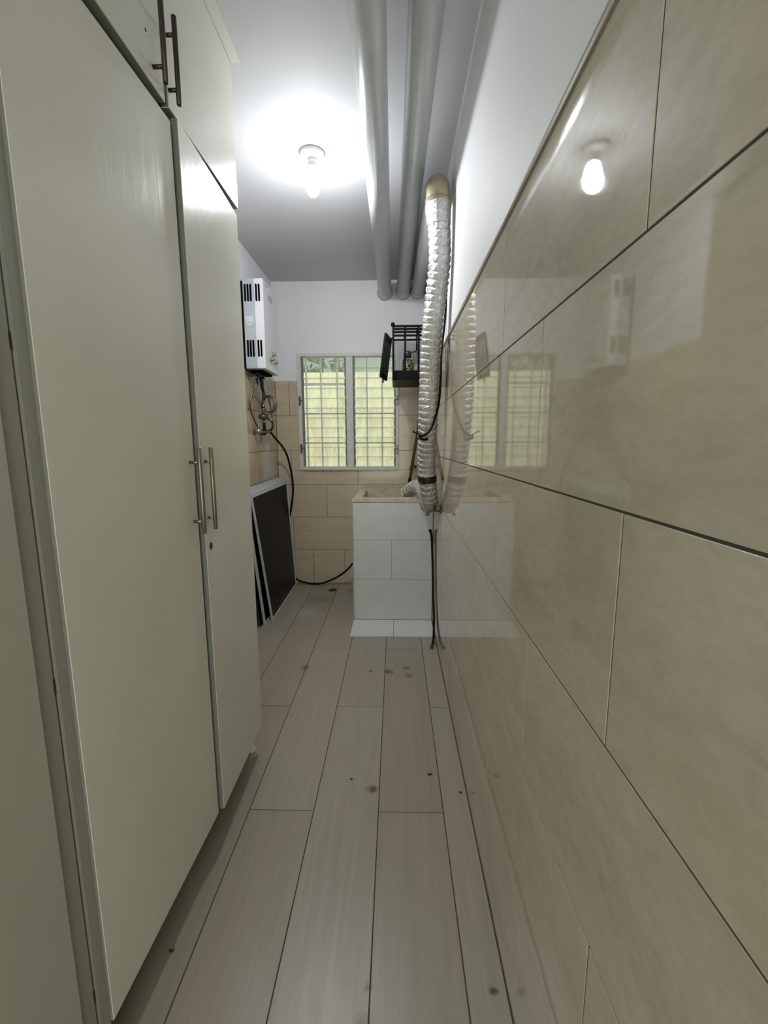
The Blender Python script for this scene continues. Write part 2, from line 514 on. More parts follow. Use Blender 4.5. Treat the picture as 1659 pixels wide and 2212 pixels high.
# ---- back wall with window opening
WX0, WX1, WZ0, WZ1 = -0.850, 0.028, 1.047, 2.044
D1 = YB+0.15
g = 0.0028
mb = MB()
for (a, b, c, d) in ((LW-0.15, R+0.01, -0.1, WZ0), (LW-0.15, WX0, WZ0, 1.815), (WX1, R+0.01, WZ0, 1.815)):
    mb.box(a, b, YB+g, D1, c, d, 0)
for (a, b, c, d) in ((LW-0.15, WX0, 1.815, WZ1), (WX1, R+0.01, 1.815, WZ1), (LW-0.15, R+0.01, WZ1, ZC)):
    mb.box(a, b, YB+0.001, D1, c, d, 1)
wb = tag(mb.build('wall_back', ['grout', 'paint_wall']), 'far end wall around the window, tan tiles below white paint', 'wall', kind='structure')
cuts = {0: [-0.754, -0.467, -0.18, 0.1], 1: [-0.928, -0.337], 2: [-0.619, -0.02], 3: [-0.928, -0.337], 4: [-0.619, -0.02], 5: [-0.928, -0.337]}
for r in range(6):
    xs = [LW+0.001]+cuts[r]+[R-0.001]
    z0, z1 = ROWS[r], ROWS[r+1]
    for a, b in zip(xs, xs[1:]):
        if r < 3:
            tile(wb, 'tile', 'Y', YB, a, b, z0, z1, 'tile_back', side=-1)
        elif r == 3:   # runs under and beside the sill: cut round the opening
            if b <= WX0 or a >= WX1: tile(wb, 'tile', 'Y', YB, a, b, z0, z1, 'tile_back', side=-1)
            else:
                tile(wb, 'tile', 'Y', YB, a, b, z0, WZ0+0.001, 'tile_back', side=-1)
        if r >= 3:
            lo = max(z0, WZ0) if r == 3 else z0
            for (p, q_) in ((a, min(b, WX0+0.004)), (max(a, WX1-0.004), b)):
                if q_-p > 0.012 and not (r == 3 and (b <= WX0 or a >= WX1)):
                    tile(wb, 'tile', 'Y', YB, p, q_, lo, z1, 'tile_back', side=-1)

# ---- left wall
mb = MB().box(LW-0.15, LW-g, YF-0.1, YB+0.15, -0.1, 1.815, 0)
mb.box(LW-0.15, LW-0.001, YF-0.1, YB+0.15, 1.815, ZC, 1)
wl = tag(mb.build('wall_left', ['grout', 'paint_wall']), 'left wall behind cabinet and heater, stained beige tiles below paint', 'wall', kind='structure')
for r in range(6):
    base = 3.33 if r % 2 else 3.03
    y = base-3*0.6
    while y < YB:
        ya, yb = max(y, 1.50), min(y+0.6, YB-0.001)
        if yb-ya > 0.02:
            tile(wl, 'tile', 'X', LW, ya, yb, ROWS[r], ROWS[r+1], 'tile_left', side=1)
        y += 0.6

# ---- wall behind the camera, its unseen opening added to let in sky fill
mb = MB().box(LW-0.15, R+0.15, YF-0.12, YF, 2.42, ZC).box(LW-0.15, -0.62, YF-0.12, YF, -0.1, 2.42)
tag(mb.build('wall_front', 'paint_wall'), 'white wall behind the viewpoint with an added opening for fill daylight', 'wall', kind='structure')

# ---- window
win = thing('window_1', (-0.41, YB, WZ0), 'white jalousie window with two columns of glass louvers', 'window', kind='structure')
FY0, FY1 = YB-0.012, YB+0.075
MB().box(WX0, WX0+0.032, FY0, FY1, WZ0, WZ1).build('frame_jamb', 'window_paint', win, 0.002)
MB().box(WX1-0.026, WX1, FY0, FY1, WZ0, WZ1).build('frame_jamb', 'window_paint', win, 0.002)
MB().box(WX0+0.032, WX1-0.026, FY0, FY1, WZ1-0.026, WZ1).build('frame_head', 'window_paint', win, 0.002)
MB().box(WX0+0.032, WX1-0.026, FY0-0.008, FY1, WZ0, WZ0+0.030).build('frame_sill', 'window_paint', win, 0.002)
MB().box(-0.428, -0.370, FY0+0.004, FY1, WZ0+0.030, WZ1-0.026).build('mullion', 'window_paint', win, 0.002)
cols = [(-0.818, -0.428), (-0.370, 0.002)]
LZ0, LZ1 = WZ0+0.032, WZ1-0.030
NL = 11
lp = (LZ1-LZ0)/NL
for ci, (xa, xb) in enumerate(cols):
    for s in (0, 1):
        xs = xa if s == 0 else xb-0.010
        c = MB().box(xs, xs+0.010, YB+0.004, YB+0.05, LZ0, LZ1)
        for i in range(NL):
            zc = LZ0+lp*(i+0.5)
            c.box(xs-0.0 if s == 0 else xs-0.006, xs+0.016 if s == 0 else xs+0.010, YB+0.012, YB+0.032, zc-0.03, zc+0.03)
        c.build('louver_channel', 'bar_grey', win)
    tilt = (0.018, 0.034)[ci]
    for i in range(NL):
        z0 = LZ0+lp*i-0.006; z1 = LZ0+lp*(i+1)+0.004
        ya, yb = YB+0.030, YB+0.030-tilt   # lower edge swings out, top edge in
        x0, x1 = xa+0.010, xb-0.010
        t = 0.005
        m = MB().hexa([(x0, ya+tilt, z0), (x1, ya+tilt, z0), (x1, ya+tilt+t, z0), (x0, ya+tilt+t, z0),
                       (x0, ya, z1), (x1, ya, z1), (x1, ya+t, z1), (x0, ya+t, z1)])
        m.build('glass_louver', 'louver_glass', win)
for (x, z) in ((WX0+0.018, 1.655), (WX0+0.020, 1.245), (WX1-0.012, 1.655), (WX1-0.012, 1.235)):
    s = 1 if x < -0.4 else -1
    h = MB().box(x-0.008, x+0.008, FY0-0.012, FY0+0.002, z-0.045, z+0.03)
    h.tube([(x, FY0-0.010, z), (x+s*0.012, FY0-0.022, z-0.004), (x+s*0.032, FY0-0.022, z-0.010)], 0.004, 8)
    h.build('louver_latch', 'nickel_old', win)

# ---- security bars outside the glass
gr = thing('window_grille', (-0.41, YB+0.11, WZ0), 'white painted security bars behind the louvered window', 'grille')
for x in (-0.795, -0.665, -0.520, -0.255, -0.120):
    MB().tube([(x, YB+0.112, WZ0-0.0), (x, YB+0.112, WZ1)], 0.0085, 10).build('vertical_bar', 'bar_paint', gr)
for z in (1.285, 1.545):
    MB().box(WX0, WX1, YB+0.10, YB+0.106, z-0.006, z+0.006).build('cross_bar', 'bar_grey', gr)
MB().box(WX0, -0.40, YB+0.10, YB+0.106, 1.790, 1.812).build('cross_bar', 'bar_paint', gr)

# ---- outside
tag(MB().box(-5, 4, YB+1.9, YB+2.05, -0.3, 2.18).build('garden_wall', 'outside_wall'), 'pale yellow weathered wall seen through the window louvers', 'wall')
tag(MB().box(-4, 3, YB+0.16, YB+4.5, -0.35, -0.2).build('outside_pavement', 'outside_ground'), 'grey paved strip outside below the window', 'pavement', kind='structure')
def hedge():
    mb = MB()
    rnd = random.Random(3)
    for i in range(1500):
        c = Vector((rnd.uniform(-3.4, -0.62), YB+rnd.uniform(2.2, 2.7), rnd.uniform(-0.2, 3.3)))
        a = Vector((rnd.uniform(-1, 1), rnd.uniform(-.6, .6), rnd.uniform(-1, 1))).normalized()*rnd.uniform(.08, .16)
        b = a.orthogonal().normalized()*rnd.uniform(.03, .07)
        mb.add([c-a, c+b, c+a, c-b], [(0, 1, 2, 3)])
    o = mb.build('hedge_leaves', 'outside_dark')
    tag(o, 'dark green leaves above the yellow wall outside', 'foliage', kind='stuff')
hedge()
tag(MB().box(-8, 6, YB+4.2, YB+4.4, -0.3, 6.0).build('neighbour_building', 'far_paint'), 'pale grey-green building wall glimpsed through the upper right louvers', 'building')

# ================================================================== CABINETS
def board(corners, th, mb=None):
    """board from its four front corners (bl, br, tr, tl seen from +X), thickness towards -X"""
    mb = mb or MB()
    f = [Vector(c) for c in corners]
    b = [c-Vector((th, 0, 0)) for c in f]
    o = mb.hexa(f+b)
    for i in (2, 3, 4, 5): o.mi[-6+i] = 1      # board edges get the darker colour that paints in their shade
    return o

def bar_handle(parent, y, z0, z1, xdoor, mat, prot=0.027, r=0.0062):
    h = thing('handle', (xdoor, y, (z0+z1)/2), '', '')
    del h['label']; del h['category']
    attach_empty(h, parent)
    m = MB().tube([(xdoor+prot, y, z0), (xdoor+prot, y, z0+0.0015), (xdoor+prot, y, z1-0.0015), (xdoor+prot, y, z1)], [r*0.8, r, r, r*0.8], 16)
    for z in (z0+0.034, z1-0.040):
        m.tube([(xdoor-0.001, y, z), (xdoor+prot, y, z)], 0.0046, 12)
    COL.objects.unlink(h); bpy.data.objects.remove(h)
    o = m.build('handle', mat, parent)
    return o
def attach_empty(o, parent): pass

# -- tall cabinet, two slightly warped doors
cab = thing('storage_cabinet', (-0.80, 1.18, 0), 'tall off-white two-door cabinet with long steel bar handles', 'cabinet')
mb = MB().box(LW+0.004, -0.586, 0.690, 0.708, 0.13, 2.088).box(LW+0.004, -0.586, 1.652, 1.670, 0.13, 2.088)
mb.box(LW+0.004, -0.586, 0.708, 1.652, 0.13, 0.148).box(LW+0.004, -0.586, 0.708, 1.652, 2.066, 2.088)
mb.box(LW+0.004, LW+0.012, 0.708, 1.652, 0.148, 2.066)
mb.build('carcass', 'cab_paint_shaded', cab)
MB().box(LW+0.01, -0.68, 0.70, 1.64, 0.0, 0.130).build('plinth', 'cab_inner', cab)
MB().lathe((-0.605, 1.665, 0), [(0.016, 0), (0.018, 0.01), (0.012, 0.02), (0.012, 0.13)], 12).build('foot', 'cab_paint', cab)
MB().box(-0.600, -0.574, 0.6805, 0.7065, 0.06, 2.090).build('face_stile', 'cab_paint_shaded', cab, 0.001)
dl = board([(-0.568, 0.706, 0.130), (-0.557, 1.2135, 0.130), (-0.557, 1.2110, 2.070), (-0.566, 0.706, 2.066)], 0.018).build('door', ['cab_paint', 'cab_edge_shaded'], cab, 0.0012)
drr = board([(-0.546, 1.2290, 0.130), (-0.5600, 1.676, 0.112), (-0.5600, 1.683, 2.078), (-0.546, 1.2260, 2.086)], 0.018).build('door', ['cab_paint', 'cab_edge_shaded'], cab, 0.0012)
bar_handle(dl, 1.186, 1.035, 1.271, -0.557, 'steel_brushed')
bar_handle(drr, 1.256, 1.034, 1.271, -0.549, 'steel_brushed', prot=0.022)
lk = MB().lathe((-0.5495, 1.262, 0.982), [(0.0125, 0), (0.0125, 0.002), (0.0095, 0.004), (0.007, 0.0045)], 20, 'X')
lk.box(-0.5470, -0.5445, 1.2605, 1.2635, 0.977, 0.987)
lk.build('keyhole_lock', 'steel_dark', drr)
for y, z in ((1.392, 1.122), (1.365, 1.085)):
    MB().box(-0.5555, -0.5515, y-0.002, y+0.002, z-0.008, z+0.006).build('screw_hole', 'steel_dark', drr)

# -- cabinet above it
up = thing('overhead_cabinet', (-0.80, 1.18, 2.10), 'off-white overhead cabinet at the ceiling with dark bar handles', 'cabinet')
mb = MB().box(LW+0.004, -0.582, 0.708, 1.684, 2.102, 2.558)
mb.build('carcass', 'cab_paint_shaded', up)
MB().box(-0.600, -0.574, 0.6805, 0.7065, 2.094, 2.60).build('face_stile', 'cab_paint_shaded', up, 0.001)
u1 = board([(-0.560, 0.712, 2.098), (-0.559, 1.196, 2.098), (-0.559, 1.194, 2.552), (-0.560, 0.712, 2.552)], 0.020).build('door', ['cab_paint', 'cab_edge_shaded'], up, 0.0012)
u2 = board([(-0.556, 1.206, 2.096), (-0.557, 1.691, 2.100), (-0.558, 1.694, 2.552), (-0.557, 1.204, 2.552)], 0.020).build('door', ['cab_paint', 'cab_edge_shaded'], up, 0.0012)
bar_handle(u1, 1.148, 2.106, 2.345, -0.559, 'steel_dark')
bar_handle(u2, 1.212, 2.103, 2.294, -0.557, 'steel_dark', prot=0.025)
MB().lathe((-0.5595, 1.126, 2.195), [(0.004, 0), (0.004, 0.001)], 10, 'X').build('screw_hole', 'steel_dark', u1)
mb = MB()
mb.hexa([(-0.556, 0.70, 2.553), (-0.556, 1.694, 2.553), (-0.554, 1.785, ZC-0.001), (-0.556, 0.70, ZC-0.001),
         (-0.60, 0.70, 2.553), (-0.60, 1.694, 2.553), (-0.60, 1.785, ZC-0.001), (-0.60, 0.70, ZC-0.001)])
mb.build('filler_strip', 'cab_paint', up)

# -- neighbouring cabinet at the left edge of the picture
nb = thing('side_cabinet', (-0.80, 0.1, 0), 'off-white full-height cabinet panel at the left picture edge', 'cabinet')
MB().box(LW+0.004, -0.592, -0.60, 0.66, 0.10, 2.60).build('carcass', 'cab_paint_shaded', nb)
MB().box(-0.602, -0.577, 0.6405, 0.6765, 0.04, 2.60).build('face_stile', 'cab_paint_shaded', nb, 0.001)
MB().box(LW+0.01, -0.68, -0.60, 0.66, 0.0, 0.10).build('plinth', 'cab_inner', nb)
d = board([(-0.571, -0.58, 0.06), (-0.571, 0.638, 0.06), (-0.571, 0.638, 2.59), (-0.571, -0.58, 2.59)], 0.018).build('door', ['cab_panel', 'cab_edge_shaded'], nb, 0.001)
for z in (1.435, 0.875, 0.235):
    MB().box(-0.580, -0.5764, 0.6745, 0.6775, z-0.014, z+0.012).build('rust_spot', 'rust', nb)

# ================================================================== CEILING LAMP
lamp = thing('ceiling_lamp', (-0.392, 2.29, ZC), 'bare glowing bulb in a white round ceiling socket', 'lamp')
lc = (-0.392, 2.29, ZC)
base = MB().lathe(lc, [(0.058, 0), (0.058, -0.008), (0.054, -0.014), (0.036, -0.022), (0.024, -0.026)], 32).build('base', 'porcelain', lamp)
for dx, dy in ((-0.034, -0.012), (0.030, 0.020)):
    MB().lathe((lc[0]+dx, lc[1]+dy, ZC-0.017), [(0.0045, 0), (0.0045, -0.0035)], 10).build('screw', 'steel_dark', base)
MB().box(lc[0]+0.010, lc[0]+0.028, lc[1]-0.010, lc[1]+0.006, ZC-0.030, ZC-0.018).build('terminal_block', 'porcelain', base, 0.001)
MB().lathe(lc, [(0.019, -0.024), (0.021, -0.030), (0.021, -0.042), (0.017, -0.046), (0.020, -0.052), (0.021, -0.068)], 24).build('socket', 'porcelain', lamp)
bl = MB().lathe(lc, [(0.021, -0.068), (0.027, -0.082), (0.033, -0.100), (0.036, -0.118), (0.0365, -0.135), (0.033, -0.155), (0.026, -0.172), (0.015, -0.184), (0.004, -0.189)], 32)
blo = bl.build('bulb', ['bulb_glow', 'bulb_collar', 'bulb_side', 'bulb_mid'], lamp)
for p_ in blo.data.polygons:
    dz_ = ZC-p_.center.z
    p_.material_index = 1 if dz_ < 0.129 else 2 if dz_ < 0.156 else 3 if dz_ < 0.173 else 0

# ================================================================== CEILING PIPES
def pipe(name, p0, p1, r, label, group):
    t = thing(name, p1, label, 'pipe', group)
    MB().tube([p0, p1], r, 40).build('pipe_body', 'pvc_pipe', t)
    # plaster packed around the pipe where it enters the wall
    mb = MB()
    dv = (Vector(p1)-Vector(p0)).normalized()
    e = Vector(p1)
    mb.tube([e-dv*0.085, e-dv*0.06, e-dv*0.02, e], [r+0.0005, r+0.002, r+0.004, r+0.012], 28)
    mb.build('plaster_collar', 'plaster_patch', t)
    return t
GP = 'pipes under the ceiling'
pipe('drain_pipe', (-0.070, YF+0.02, 2.412), (-0.090, YB-0.001, 2.527), 0.054, 'leftmost fat white pipe running along the ceiling', GP)
pipe('drain_pipe', (0.116, YF+0.02, 2.515), (0.061, YB-0.001, 2.534), 0.053, 'middle fat white pipe along the ceiling', GP)
vp = thing('vent_pipe', (0.185, YB, 2.53), 'pipe from cream elbow above the foil duct into far wall', 'pipe', GP)
# elbow: from vertical (going up) to horizontal (towards the back wall)
EX, EY, EZ, ER = 0.192, 2.265, 2.385, 0.062
arc = [(EX, EY+ER*(1-math.cos(a))-ER, EZ+ER*math.sin(a)) for a in [i*math.pi/2/8 for i in range(9)]]
path = [(EX, EY-ER, EZ-0.05)]+arc
MB().tube(path, 0.0535, 32).build('elbow', 'pvc_cream', vp)
MB().tube([(EX, EY-ER, EZ-0.052), (EX, EY-ER, EZ-0.012)], 0.0565, 32).build('elbow_sleeve', 'pvc_cream', vp)
MB().tube([(EX, EY-0.005, EZ+ER), (0.183, YB-0.001, 2.53)], 0.0505, 36).build('pipe_body', 'pvc_pipe', vp)
MB().tube([(0.1835, YB-0.085, 2.524), (0.183, YB-0.05, 2.526), (0.183, YB-0.002, 2.53)], [0.051, 0.053, 0.062], 28).build('plaster_collar', 'plaster_patch', vp)

# ================================================================== FOIL DUCT
duct = thing('foil_duct', (0.18, 2.55, 0.90), 'crinkled silver flexible duct hanging from the ceiling elbow to the sink', 'duct')
dpts = [(0.192, 2.203, 2.350), (0.197, 2.203, 2.278), (0.2055, 2.22, 2.128), (0.195, 2.27, 1.981), (0.184, 2.30, 1.862), (0.175, 2.36, 1.651),
        (0.173, 2.40, 1.42), (0.176, 2.50, 1.17), (0.184, 2.53, 1.05), (0.200, 2.60, 0.945), (0.205, 2.72, 0.90), (0.200, 2.85, 0.925),
        (0.186, 3.00, 0.965), (0.160, 3.16, 0.972), (0.122, 3.28, 0.945), (0.085, 3.34, 0.905)]
sp = spline(dpts, 40)
# resample evenly, saw-tooth radius for the ribs
acc = [0.0]
for a, b in zip(sp, sp[1:]): acc.append(acc[-1]+(b-a).length)
def at_len(s):
    import bisect
    i = min(max(bisect.bisect_left(acc, s), 1), len(acc)-1)
    f = (s-acc[i-1])/max(1e-9, acc[i]-acc[i-1])
    return sp[i-1].lerp(sp[i], f)
PITCH = 0.0325
prof = [(0.0, 0.0460), (0.10, 0.0515), (0.22, 0.0524), (0.45, 0.0512), (0.70, 0.0498), (0.92, 0.0478)]
def ribs(s0, s1, name, mat, parent, extra=0.0, amp=0.0016, seed=1):
    rnd = random.Random(seed)
    path = []; rad = []
    s = s0
    while s < s1-1e-6:
        for f, r in prof:
            if s+f*PITCH > s1: break
            path.append(at_len(s+f*PITCH)); rad.append(r+extra)
        s += PITCH
    m = MB().tube(path, rad, 40, caps=False)
    ph = [rnd.uniform(0, 6.28) for _ in range(8)]
    seg = 40
    for i in range(len(m.v)):
        ring, k = divmod(i, seg)
        c = path[ring]
        d = Vector(m.v[i])-c
        fr = (ring % len(prof))
        if fr in (0, 5): w = 0.3
        else: w = 1.0
        n = amp*w*(math.sin(k*1.7+ring*2.3+ph[0])+math.sin(k*0.9-ring*1.1+ph[1])+0.8*math.sin(k*3.1+ring*0.7+ph[2]))*0.6+rnd.uniform(-1, 1)*amp*0.45*w
        m.v[i] = tuple(c+d*(1+n/max(d.length, 1e-6)))
    o = m.build(name, mat, parent)
    return o
TOT = acc[-1]
ribs(0.015, TOT, 'corrugated_tube', 'foil', duct)
MB().tube([at_len(s) for s in (0.0, 0.02, 0.05, 0.085)], [0.0575, 0.0585, 0.056, 0.054], 32, caps=False).build('tape_band', 'foil', duct)
sb = 1.30
MB().tube([at_len(sb+s) for s in (0.0, 0.012, 0.024, 0.034)], [0.0525, 0.0535, 0.0535, 0.0525], 32, caps=False).build('tape_band', 'tape_black', duct)
MB().tube([at_len(TOT-0.012), at_len(TOT-0.002)], 0.0475, 24).build('end_rim', 'tape_grey', duct)

# black power cable looping down beside the duct
cp = spline([(0.256, 2.30, 2.30), (0.258, 2.40, 2.10), (0.2575, 2.43, 1.93), (0.249, 2.44, 1.83), (0.239, 2.42, 1.73), (0.236, 2.41, 1.586), (0.222, 2.37, 1.466), (0.185, 2.335, 1.358), (0.150, 2.335, 1.322), (0.122, 2.355, 1.318)], 8)
cb = thing('power_cable', (0.12, 2.35, 1.31), 'black cable hanging along the foil duct, end tied to it', 'cable')
MB().tube(cp, 0.0062, 10).build('cable_cord', 'black_rubber', cb)
MB().tube(spline([(0.124, 2.353, 1.308), (0.150, 2.337, 1.300), (0.168, 2.334, 1.304)], 6), 0.008, 10).build('cable_end', 'black_rubber', cb)
ct = MB().tube(spline([(0.130, 2.345, 1.322), (0.112, 2.355, 1.332), (0.094, 2.36, 1.339)], 5), 0.003, 8)
ct.box(0.090, 0.097, 2.356, 2.364, 1.333, 1.346)
ct.build('tie_strap', 'black_plastic', cb)

# ================================================================== LAUNDRY SINK
sk = thing('laundry_sink', (-0.02, 3.48, 0), 'built-in cement laundry sink faced with white tiles', 'sink')
SX0, SX1, SY0, SY1, SZ = -0.300, R-0.002, 3.058, YB-0.002, 0.898
ix0, ix1, iy0, iy1, iz = -0.240, 0.205, 3.165, 3.72, 0.62
o8 = [(SX0, SY0), (SX1, SY0), (SX1, SY1), (SX0, SY1)]
i8 = [(ix0, iy0), (ix1, iy0), (ix1, iy1), (ix0, iy1)]
b8 = [(ix0+.03, iy0+.03), (ix1-.03, iy0+.03), (ix1-.03, iy1-.03), (ix0+.03, iy1-.03)]
vs = [(x, y, 0.0) for x, y in o8]+[(x, y, SZ) for x, y in o8]+[(x, y, SZ-0.002) for x, y in i8]+[(x, y, iz) for x, y in b8]
fs = []
for k in range(4):
    k2 = (k+1) % 4
    fs += [(k, k2, 4+k2, 4+k), (4+k, 4+k2, 8+k2, 8+k), (8+k, 8+k2, 12+k2, 12+k)]
fs += [(12, 13, 14, 15), (3, 2, 1, 0)]
MB().add(vs, fs).build('basin', 'cement', sk, 0.004)
rm = MB()
rm.hexa([(SX0-0.006, SY0-0.011, 0.874), (SX1, SY0-0.011, 0.870), (SX1, SY0+0.006, 0.870), (SX0-0.006, SY0+0.006, 0.874),
         (SX0-0.006, SY0-0.008, 0.899), (SX1, SY0-0.008, 0.899), (SX1, SY0+0.006, 0.899), (SX0-0.006, SY0+0.006, 0.899)])
rm.build('rim_edge', 'cement', sk, 0.002)
FZ = [0.012, 0.314, 0.602, 0.872]
for r, cs in ((0, [SX0, SX1]), (1, [SX0, -0.028, SX1]), (2, [SX0, SX1])):
    for a, b in zip(cs, cs[1:]):
        tile(sk, 'tile', 'Y', SY0-0.008, a, b, FZ[r], FZ[r+1], 'white_tile', th=0.0078, side=-1, gap=0.0012)
MB().box(SX0+0.001, SX1, SY0-0.0055, SY0-0.0002, 0.012, 0.872).build('grout_bed', 'grout_white', sk)
MB().box(SX0-0.006, SX0-0.0005, SY0-0.008, SY1-0.01, 0.0, 0.872).build('side_panel', 'cement', sk)
st = thing('sink_step', (-0.02, 2.92, 0), 'low white tiled slab on the floor along the sink front', 'step')
for a, b in ((-0.306, -0.014), (-0.014, R-0.003)):
    tile(st, 'tile', 'Z', 0.011, a, b, 2.775, SY0-0.008, 'step_tile', th=0.0095, gap=0.0014)
MB().box(-0.305, R-0.003, 2.777, SY0-0.008, 0.0005, 0.0085).build('mortar_bed', 'grout_dark', st)

# ================================================================== TAPS, HOSES, STICK
def faucet(name, base, dx, dy, label, red):
    """small wall tap: flange on the wall at `base`, spout pointing (dx, dy)"""
    t = thing(name, base, label, 'tap')
    b = Vector(base); d = Vector((dx, dy, 0))
    MB().tube([b, b+d*0.004, b+d*0.008], [0.015, 0.015, 0.008], 18).build('flange', 'nickel_old', t)
    MB().tube(spline([b+d*0.004, b+d*0.03, b+d*0.058, b+d*0.072+Vector((0, 0, -0.006)), b+d*0.077+Vector((0, 0, -0.022))], 5), 0.0068, 12).build('spout', 'brass_old', t)
    MB().tube([b+d*0.077+Vector((0, 0, -0.018)), b+d*0.077+Vector((0, 0, -0.026))], 0.0105, 14).build('nozzle', 'brass_old', t)
    c = b+d*0.036
    MB().tube([c, c+Vector((0, 0, 0.018))], 0.0075, 12).build('stem', 'brass_old', t)
    h = MB(); c2 = c+Vector((0, 0, 0.022))
    h.tube([c2-Vector((0, 0, 0.004)), c2+Vector((0, 0, 0.010))], [0.009, 0.006], 12)
    h.tube([c2-Vector((0.008, 0.015, 0)), c2+Vector((0.008, 0.015, 0))], 0.004, 8)
    h.build('knob', 'red_paint' if red else 'brass_old', t)
    return t
faucet('tap', (R-0.0005, 2.55, 0.889), -1, 0, 'old brass tap with red knob on right wall below duct', True)
faucet('tap', (0.180, YB-0.0005, 1.074), -0.72, -0.69, 'small brass tap on the far wall above the sink', False)

hs = thing('supply_hose', (0.225, 2.61, 0), 'short black hose hanging from the sink front to the floor', 'hose')
hp = spline([(0.243, 3.046, 0.672), (0.249, 3.020, 0.650), (0.252, 2.975, 0.56), (0.2545, 2.92, 0.42), (0.2545, 2.85, 0.256), (0.2525, 2.76, 0.12), (0.243, 2.68, 0.032), (0.230, 2.635, 0.016)], 8)
MB().tube(hp, 0.0075, 12).build('hose_body', 'black_rubber', hs)
MB().tube([hp[-1], hp[-1]+Vector((-0.005, -0.022, -0.004)), hp[-1]+Vector((-0.006, -0.026, -0.004))], [0.009, 0.0105, 0.0105], 14).build('coupling', 'brass_old', hs)
MB().tube([(0.2425, 3.0485, 0.673), (0.2435, 3.040, 0.671)], 0.011, 14).build('wall_collar', 'black_rubber', hs)

bs = thing('broom_handle', (0.108, 3.80, 0.90), 'brown wooden stick with black tip leaning behind the duct', 'stick')
a = Vector((0.112, 3.800, 0.905)); b = Vector((0.222, 3.90, 1.56))
dv = (b-a)
MB().tube([a+dv*0.10, b], 0.0125, 16).build('stick_body', 'wood_handle', bs)
MB().tube([a, a+dv*0.015, a+dv*0.12], [0.011, 0.014, 0.014], 16).build('rubber_tip', 'black_rubber', bs)
MB().tube([a+dv*0.255, a+dv*0.285], 0.0155, 14).build('ring', 'wood_handle', bs)

bh = thing('water_hose', (-0.40, 3.85, 0), 'long thin black hose from heater valves along floor to sink', 'hose')
MB().tube(spline([(-1.020, 3.60, 1.385), (-0.992, 3.66, 1.325), (-0.955, 3.75, 1.250), (-0.927, 3.80, 1.156), (-0.912, 3.86, 0.992), (-0.913, 3.885, 0.867), (-0.935, 3.89, 0.721),
     (-0.985, 3.895, 0.45), (-0.985, 3.895, 0.18), (-0.925, 3.89, 0.060), (-0.825, 3.88, 0.018), (-0.693, 3.86, 0.016), (-0.563, 3.84, 0.066), (-0.456, 3.83, 0.138), (-0.384, 3.82, 0.216), (-0.312, 3.81, 0.30)], 8), 0.0085, 10).build('hose_body', 'black_rubber', bh)

fd = thing('floor_drain', (-0.554, 3.726, 0), 'small round dark drain cover in the floor by far wall', 'drain')
MB().lathe((-0.554, 3.726, 0.0), [(0.040, 0.0005), (0.040, 0.003), (0.034, 0.004), (0.033, 0.002)], 24).build('ring', 'nickel_old', fd)
MB().lathe((-0.554, 3.726, 0.0), [(0.030, 0.0015), (0.030, 0.0035)], 24).build('grate', 'drain_dark', fd)

# ================================================================== WATER HEATER
wh = thing('water_heater', (-0.97, 3.30, 1.795), 'white gas water heater on the left wall above tiles', 'heater')
HY0, HY1, HZ0, HZ1 = 3.140, 3.475, 1.795, 2.378
MB().box(LW+0.001, -1.030, HY0+0.012, HY1-0.01, HZ0+0.01, HZ1-0.01).build('back_plate', 'slot_black', wh)
body = MB().box(-1.032, -0.955, HY0, HY1, HZ0, HZ1).build('body', 'heater_grey', wh, 0.002)
cov = MB()
cov.hexa([(-0.955, HY0-0.001, HZ0), (-0.897, HY0-0.001, HZ0), (-0.897, HY1, HZ0), (-0.955, HY1, HZ0),
          (-0.955, HY0-0.001, HZ1), (-0.893, HY0-0.001, HZ1), (-0.893, HY1, HZ1), (-0.955, HY1, HZ1)])
cov = cov.build('front_cover', 'heater_white', wh, 0.003)
def slot(x, z0, z1, parent):
    n = 8; w = 0.0065; pr = []
    for i in range(n+1):
        a = math.pi*i/n; pr.append((x+w*math.cos(a), z1-w+w*math.sin(a)))
    for i in range(n+1):
        a = math.pi+math.pi*i/n; pr.append((x+w*math.cos(a), z0+w+w*math.sin(a)))
    k = len(pr)
    m = MB().add([(px, yy, pz) for yy in (HY0-0.0022, HY0+0.004) for px, pz in pr],
                 [tuple(range(k)), tuple(range(2*k-1, k-1, -1))]+[(i, (i+1) % k, k+(i+1) % k, k+i) for i in range(k)])
    m.build('vent_slot', 'slot_black', parent)
for x in (-1.016, -0.997, -0.978): slot(x, 2.232, 2.344, body); slot(x+0.003, 1.872, 1.984, body)
for x in (-0.940, -0.921): slot(x, 2.232, 2.344, cov); slot(x, 1.872, 1.984, cov)
MB().box(-1.022, -0.966, HY0-0.0008, HY0+0.001, 2.098, 2.138).build('rating_label', 'sticker', body)
MB().box(-1.012, -0.978, HY0-0.0008, HY0+0.001, 2.080, 2.092).build('rating_label', 'sticker', body)
for y, z in ((3.326, 1.922), (3.262, 1.876), (3.372, 1.874)):
    MB().lathe((-0.897, y, z), [(0.017, 0), (0.017, 0.003), (0.010, 0.005), (0.012, 0.012), (0.014, 0.018), (0.012, 0.024), (0.006, 0.027)], 20, 'X').build('knob', 'chrome', cov)
